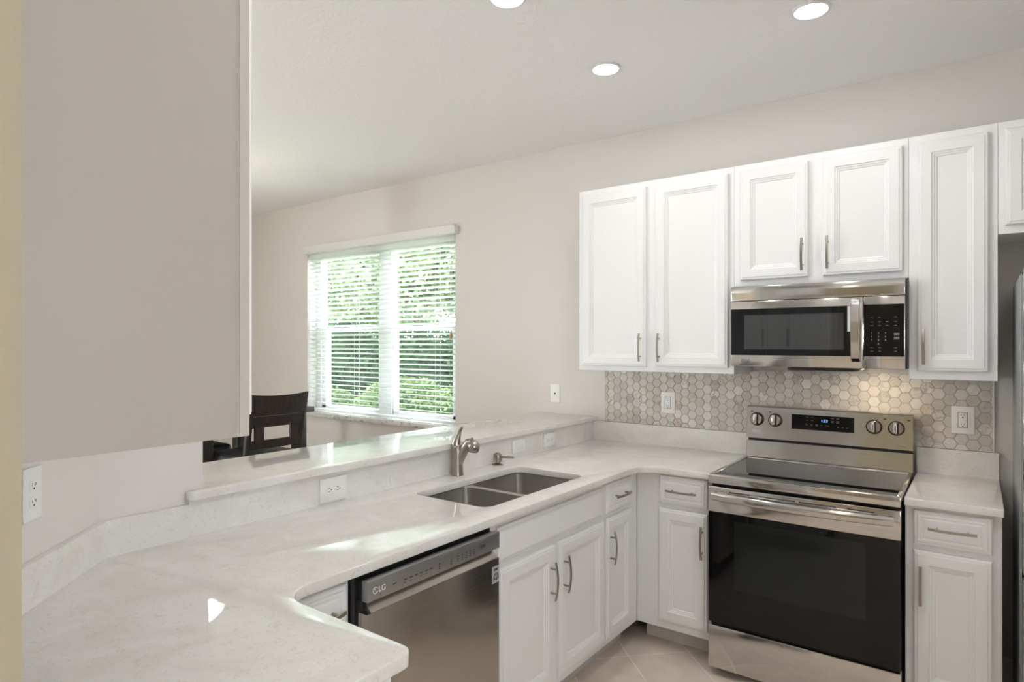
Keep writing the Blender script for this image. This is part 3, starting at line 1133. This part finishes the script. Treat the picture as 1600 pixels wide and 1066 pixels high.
MB().tube([on_guard(.690 + i * .0032, 1.041 - .0006 * i + .0035 * math.sin(i * 1.9) * (1 - i / 14), .0004) for i in range(13)], .0008, 6).build('script_mark', M['print'], bgp)

od = MB().box(0, RW, -.694, -.650, .752, .868, .004).build('oven_door', M['steel'], rg)
MB().box(0, RW, -.690, -.650, .246, .7515, .002, 1).build('door_glass', M['glass_black'], od)
MB().box(.117, .638, -.6912, -.6895, .411, .722).build('window', M['oven_window'], od, smooth=0)
hb = MB()
pts = []
for i in range(17):
    t = -1 + 2 * i / 16
    pts.append((RW / 2 + t * (RW / 2 - .022), -.694 - .020 - .034 * (1 - abs(t) ** 2.4), .828))
hb.tube(pts, .019, 20, flat=(.48, 1.0))
for t in (-.9, .9):
    x = RW / 2 + t * (RW / 2 - .022)
    hb.box(x - .02, x + .02, -.722, -.690, .812, .844, .003)
hb.build('handle', M['steel'], od)
vs = MB()
for a, c in ((1.076, 1.166), (1.205, 1.354), (1.369, 1.512), (1.551, 1.648)):
    vs.box(a - .981, c - .981, -.6948, -.690, .8465, .8515)
vs.build('vent_slots', M['slot'], od, smooth=0)
MB().box(.001, RW - .001, -.650, -.62, .868, .880).build('door_gap', M['black'], rg, smooth=0)
MB().box(0, RW, -.692, -.640, .038, .233, .004).build('storage_drawer', M['steel'], rg)
MB().box(.006, RW - .006, -.670, -.640, .2335, .2455).build('drawer_gap', M['black'], rg, smooth=0)
for x, y in ((.03, -.60), (RW - .03, -.60), (.03, -.08), (RW - .03, -.08)):
    MB().lathe([(.022, 0), (.022, .008), (.012, .012), (.012, .05)], (x, y, 0), 16).build('foot', M['rubber'], rg)

# ------------------------------------------------------------------ dishwasher (faces +x)
dw = thing('dishwasher', 'stainless dishwasher with top control strip left of the sink cabinet', 'dishwasher', (.650, -2.428, 0), R(90))
DWW = .596
MB().box(.0, DWW, .045, .60, .02, .8745).build('tub', M['black'], dw, smooth=0)
MB().box(.002, DWW - .002, .105, .125, .0, .02).build('kick_plate', M['black'], dw, smooth=0)
door = MB().box(.006, DWW - .004, 0, .044, .115, .783, .003).build('door', M['dwsteel'], dw)
pk = MB().prism([(.0015, .783), (.028, .814), (.044, .814), (.044, .783)], .022, DWW - .014, .001, 1, bgm)
pk.build('pocket_handle', M['dwsteel'], door)
MB().box(.006, DWW - .004, .034, .044, .78, .812).build('pocket_back', M['black'], door, smooth=0)
cpn = MB().box(.006, DWW - .004, -.002, .022, .815, .872, .0025).build('control_strip', M['dwpanel'], dw)
MB().box(.010, DWW - .010, .0225, .0445, .815, .868).build('vent_strip', M['black'], cpn, smooth=0)
dm = MB()
for i, x in enumerate((.098, .140, .163, .184, .205, .226, .247)):
    dm.box(x, x + .013, -.0026, -.0015, .8385, .8415)
    if i in (1, 2, 4, 5):
        dm.box(x, x + .009, -.0026, -.0015, .830, .8318)
for x in (.286, .340, .372, .392, .412, .432, .452):
    for z_ in (.843, .835, .828):
        dm.box(x, x + .006, -.0026, -.0015, z_, z_ + .003)
dm.build('panel_legend', M['printdk'], cpn, smooth=0)
MB().box(.488, .512, -.0027, -.0015, .838, .849).build('display', M['printdk'], cpn, smooth=0)
round_logo(cpn, .034, .843, -.0026, .0085, M['printlt'])
st = MB().box(.552, .588, -.0010, .0005, .700, .757).build('sticker', M['stickergrey'], door, smooth=0)
ss = MB()
ss.tube([(.572 + .011 * math.cos(R(a)), -.0011, .722 + .011 * math.sin(R(a))) for a in range(100, 441, 20)], .0022, 6)
ss.tube([(.572, -.0011, .714), (.572, -.0011, .732)], .0018, 6)
ss.box(.557, .560, -.0016, -.0008, .706, .722)
ss.box(.560, .582, -.0016, -.0008, .742, .750)
ss.build('sticker_print', M['printdk'], st)

# ------------------------------------------------------------------ refrigerator
fr = thing('refrigerator', 'stainless refrigerator standing in the alcove at the far right', 'refrigerator', (2.100, 0, 0))
MB().box(0, .90, -.690, -.060, .03, 1.775, .012, 3).build('cabinet', M['fridge'], fr)
for a, c in ((.004, .448), (.452, .896)):
    d = MB().box(a, c, -.765, -.698, .715, 1.772, .012, 3).build('door', M['steel'], fr)
    x = .415 if a < .1 else .485
    MB().sweep_rect([(x, -.765, .82), (x, -.815, .84), (x, -.825, 1.2), (x, -.815, 1.58), (x, -.765, 1.60)], .025, .015, (1, 0, 0)).build('handle', M['steel'], d)
d = MB().box(.004, .896, -.765, -.698, .06, .705, .012, 3).build('freezer_drawer', M['steel'], fr)
MB().sweep_rect([(.10, -.765, .62), (.12, -.815, .62), (.45, -.825, .62), (.78, -.815, .62), (.80, -.765, .62)], .025, .015, (0, 0, 1)).build('handle', M['steel'], d)
MB().box(.004, .896, -.698, -.690, .06, 1.772).build('door_gasket', M['rubber'], fr, smooth=0)
MB().box(.010, .090, -.750, -.600, 1.7735, 1.796, .004).build('hinge_cover', M['fridge'], fr)
for x, y in ((.06, -.62), (.84, -.62), (.06, -.12), (.84, -.12)):
    MB().lathe([(.022, 0), (.022, .03)], (x, y, 0), 14).build('foot', M['rubber'], fr)


# ------------------------------------------------------------------ recessed ceiling lights
def downlight(label, x, y, watts=DOWNLIGHT, color=(1.0, .99, .975)):
    t = thing('recessed_light', label, 'ceiling light', (x, y, CEIL), 0, 'recessed ceiling lights')
    MB().lathe([(.072, -.0006), (.072, -.004), (.064, -.007), (.060, -.007), (.060, -.0006)], n=36).build('trim_ring', M['trim'], t)
    MB().lathe([(.0605, -.0008), (.0605, -.0065), (.050, -.0085), (.002, -.009)], n=36).build('lens', M['lens'], t)
    l = area('lamp', (0, 0, -.012), (0, 0, 0), .12, .12, watts, color, 'DISK', t)
    return t


downlight('lit recessed ceiling light nearest the range wall over the left counter corner', .563, -.902)
downlight('added unseen recessed ceiling light over the aisle near the camera', 1.456, -2.43)  # out of view, added to light the stub wall and splash
downlight('lit recessed ceiling light in front of the microwave cabinets, on the right', 1.456, -.890)
downlight('lit recessed ceiling light cut by the top edge above the sink counter', .556, -1.665)
downlight('added unseen recessed ceiling light over the aisle between sink and refrigerator', 1.456, -1.665)  # out of view, added as an extra light source
downlight('added unseen recessed ceiling light over the aisle in front of the refrigerator', 2.45, -1.9)  # unseen lamp added for more light in the aisle
hall = thing('hall_light', 'warm round ceiling light in the hall behind the camera', 'ceiling light', (1.6, -4.9, CEIL))
MB().lathe([(.15, 0), (.15, -.03), (.02, -.07)], n=30).build('shade', M['warmglass'], hall)
area('hall_lamp', (0, 0, -.09), (0, 0, 0), .25, .25, 2.5, (1.0, .80, .55), 'DISK', hall)

# ------------------------------------------------------------------ dining room: table, chairs, pendant
tb = thing('dining_table', 'dark wood counter-height dining table under the window', 'table', (-2.43, -1.13, 0))
MB().box(-.48, .48, -.43, .43, 1.022, 1.060, .004).build('tabletop', M['wood'], tb)
ap = MB().box(-.43, .43, -.38, -.36, .94, 1.022).box(-.43, .43, .36, .38, .94, 1.022).box(-.43, -.41, -.36, .36, .94, 1.022).box(.41, .43, -.36, .36, .94, 1.022)
ap.build('apron', M['wood'], tb, smooth=0)
for sx in (-1, 1):
    for sy in (-1, 1):
        MB().box(sx * .40 - .04, sx * .40 + .04, sy * .35 - .04, sy * .35 + .04, 0, 1.021, .004).build('leg', M['wood'], tb)


def chair(label, loc, rz):
    """back at local y = -.2, front +y; counter-height ladder-back chair"""
    c = thing('dining_chair', label, 'chair', loc, rz, 'dining chairs')
    MB().box(-.215, .215, -.19, .21, .735, .815, .034, 4).build('seat', M['leather'], c)
    MB().box(-.205, .205, -.185, .20, .685, .7345, .004).build('seat_frame', M['wood'], c)

    def back(x, z):
        t = (z - .74) / .45
        return -.205 - .075 * max(0, t) ** 1.3
    for s in (-1, 1):
        pts = [(s * .185, -.15, 0), (s * .185, -.185, .35), (s * .185, -.205, .70)]
        for i in range(1, 9):
            z = .70 + i * .058
            pts.append((s * .185, back(0, z), z))
        MB().sweep_rect(pts, .034, .034, (1, 0, 0)).build('rear_post', M['wood'], c)
        MB().sweep_rect([(s * .185, .175, 0), (s * .185, .175, .684)], .038, .038, (1, 0, 0)).build('front_leg', M['wood'], c)
        MB().box(s * .185 - .01, s * .185 + .01, -.16, .16, .26, .295, .003).build('side_stretcher', M['wood'], c)

    def slat(z0, z1, half, bow, dip, th=.018):
        b = MB()
        n = 14
        vs, fs = [], []
        for i in range(n + 1):
            u = -1 + 2 * i / n
            for (zz, zt) in ((z0, 0), (z1, dip)):
                z = zz + (zt * u * u if zt else 0)
                y = back(0, zz) - .010 - bow * (1 - u * u)
                vs += [(u * half, y - th / 2, z), (u * half, y + th / 2, z)]
        for i in range(n):
            a = i * 4
            e = a + 4
            fs += [(a, e, e + 2, a + 2), (a + 1, a + 3, e + 3, e + 1), (a + 2, e + 2, e + 3, a + 3), (a, a + 1, e + 1, e)]
        fs += [(0, 2, 3, 1), (n * 4, n * 4 + 1, n * 4 + 3, n * 4 + 2)]
        b.add(vs, fs)
        bmesh.ops.recalc_face_normals(b.bm, faces=b.bm.faces)
        return b
    slat(1.075, 1.195, .205, .022, .012).build('top_rail', M['wood'], c)
    slat(1.010, 1.068, .172, .018, 0).build('middle_rail', M['wood'], c)
    slat(.860, .915, .172, .014, 0).build('lower_rail', M['wood'], c)
    for s in (-1, 1):
        MB().box(s * .125 - .030, s * .125 + .030, back(0, .96) - .030, back(0, .96) - .012, .90, 1.03).build('back_splat', M['wood'], c, smooth=0)
    MB().box(-.185, .185, .165, .185, .30, .335, .003).build('foot_rest', M['wood'], c)
    return c


chair('dark ladder-back counter-height chair whose back rises above the bar', (-1.88, -1.221, 0), R(90))
chair('dark chair whose black padded seat shows under the foreground wall cabinet', (-2.48, -1.36, 0), R(0))

pd = thing('pendant_light', 'lit glass pendant above the dining table, hidden behind the foreground cabinet', 'pendant light', (-2.49, -1.33, .05))
MB().lathe([(.06, CEIL - .051), (.06, CEIL - .075), (.01, CEIL - .085)], n=24).build('canopy', M['nickel'], pd)
MB().tube([(0, 0, 2.50), (0, 0, CEIL - .07)], .006, 8).build('rod', M['nickel'], pd)
MB().lathe([(.02, 2.52), (.06, 2.49), (.115, 2.41), (.145, 2.33), (.14, 2.28), (.095, 2.245), (.085, 2.20), (.07, 2.165), (.01, 2.15)], n=32).build('glass_shade', M['warmglass'], pd)


# ------------------------------------------------------------------ garden outside the window
ground = MB().box(-16, 6, .2, 16, -.35, -.3).build('ground_outside', M['soil'], smooth=0)
struct(ground)


def leaves(name, blobs, count, size, material, seed, parent=None):
    """leaf blades scattered through ellipsoid crowns"""
    rnd = random.Random(seed)
    b = MB()
    vs, fs = [], []
    tot = sum(r[3] * r[4] * r[5] for r in blobs)
    for cx, cy, cz, rx, ry, rz in blobs:
        for _ in range(int(count * rx * ry * rz / tot)):
            while True:
                p = Vector((rnd.uniform(-1, 1), rnd.uniform(-1, 1), rnd.uniform(-1, 1)))
                if .35 < p.length < 1:
                    break
            c = Vector((cx + p.x * rx, cy + p.y * ry, cz + p.z * rz))
            s = size * rnd.uniform(.6, 1.3)
            d = Vector((rnd.gauss(0, 1), rnd.gauss(0, 1), rnd.gauss(-.4, .7))).normalized()
            w = d.cross(Vector((rnd.gauss(0, 1), rnd.gauss(0, 1), rnd.gauss(0, 1)))).normalized() * s * .34
            i = len(vs)
            nn = d.cross(w).normalized() * s * .08
            vs += [c, c + d * s * .45 + w + nn, c + d * s, c + d * s * .45 - w + nn]
            fs += [(i, i + 1, i + 2), (i, i + 2, i + 3)]
    b.add(vs, fs)
    return b.build(name, material, parent, smooth=0)


def plant(name, label, cat, loc, trunk_h, trunk_r, blobs, count, size, material, seed, core_mat=None):
    t = thing(name, label, cat, loc)
    MB().tube([(0, 0, -.3 - loc[2]), (.03, .02, trunk_h * .5), (-.02, 0, trunk_h)], [trunk_r * 1.3, trunk_r, trunk_r * .7], 10).build('trunk', M['bark'], t)
    leaves('foliage', blobs, count, size, material, seed, t)
    rnd = random.Random(seed + 50)
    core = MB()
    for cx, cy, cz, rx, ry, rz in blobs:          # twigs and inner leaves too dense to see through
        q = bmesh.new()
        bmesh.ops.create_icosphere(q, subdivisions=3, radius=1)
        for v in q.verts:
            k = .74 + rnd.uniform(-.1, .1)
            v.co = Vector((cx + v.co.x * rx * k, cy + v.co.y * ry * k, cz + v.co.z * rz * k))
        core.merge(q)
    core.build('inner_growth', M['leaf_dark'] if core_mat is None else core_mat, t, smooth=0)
    return t


plant('hedge', 'dark green hedge filling the middle of the window view', 'hedge', (-6.2, 3.9, 0), 1.2, .06,
      [(-3.0, 0, .7, 1.5, .8, 1.2), (-1.2, .1, .75, 1.5, .8, 1.25), (.8, 0, .7, 1.5, .8, 1.2), (2.6, .1, .7, 1.5, .8, 1.2)], 52000, .08, M['leaf_dark'], 3)
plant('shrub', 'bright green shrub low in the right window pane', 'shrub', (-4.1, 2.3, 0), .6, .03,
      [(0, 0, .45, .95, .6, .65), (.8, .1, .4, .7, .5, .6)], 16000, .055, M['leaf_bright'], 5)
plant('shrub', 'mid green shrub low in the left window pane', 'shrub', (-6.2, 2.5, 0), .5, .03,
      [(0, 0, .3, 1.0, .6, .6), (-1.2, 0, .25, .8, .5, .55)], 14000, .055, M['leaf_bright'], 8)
plant('tree', 'pale green tree crown filling the upper half of the window', 'tree', (-8.2, 6.6, 0), 2.6, .14,
      [(0, 0, 3.6, 2.2, 1.3, 1.7), (-2.2, .4, 3.2, 1.8, 1.2, 1.6), (2.4, .2, 3.5, 2.0, 1.2, 1.8), (4.2, .3, 3.0, 1.6, 1.1, 1.5)], 42000, .12, M['leaf_pale'], 13, M['leaf_bright'])
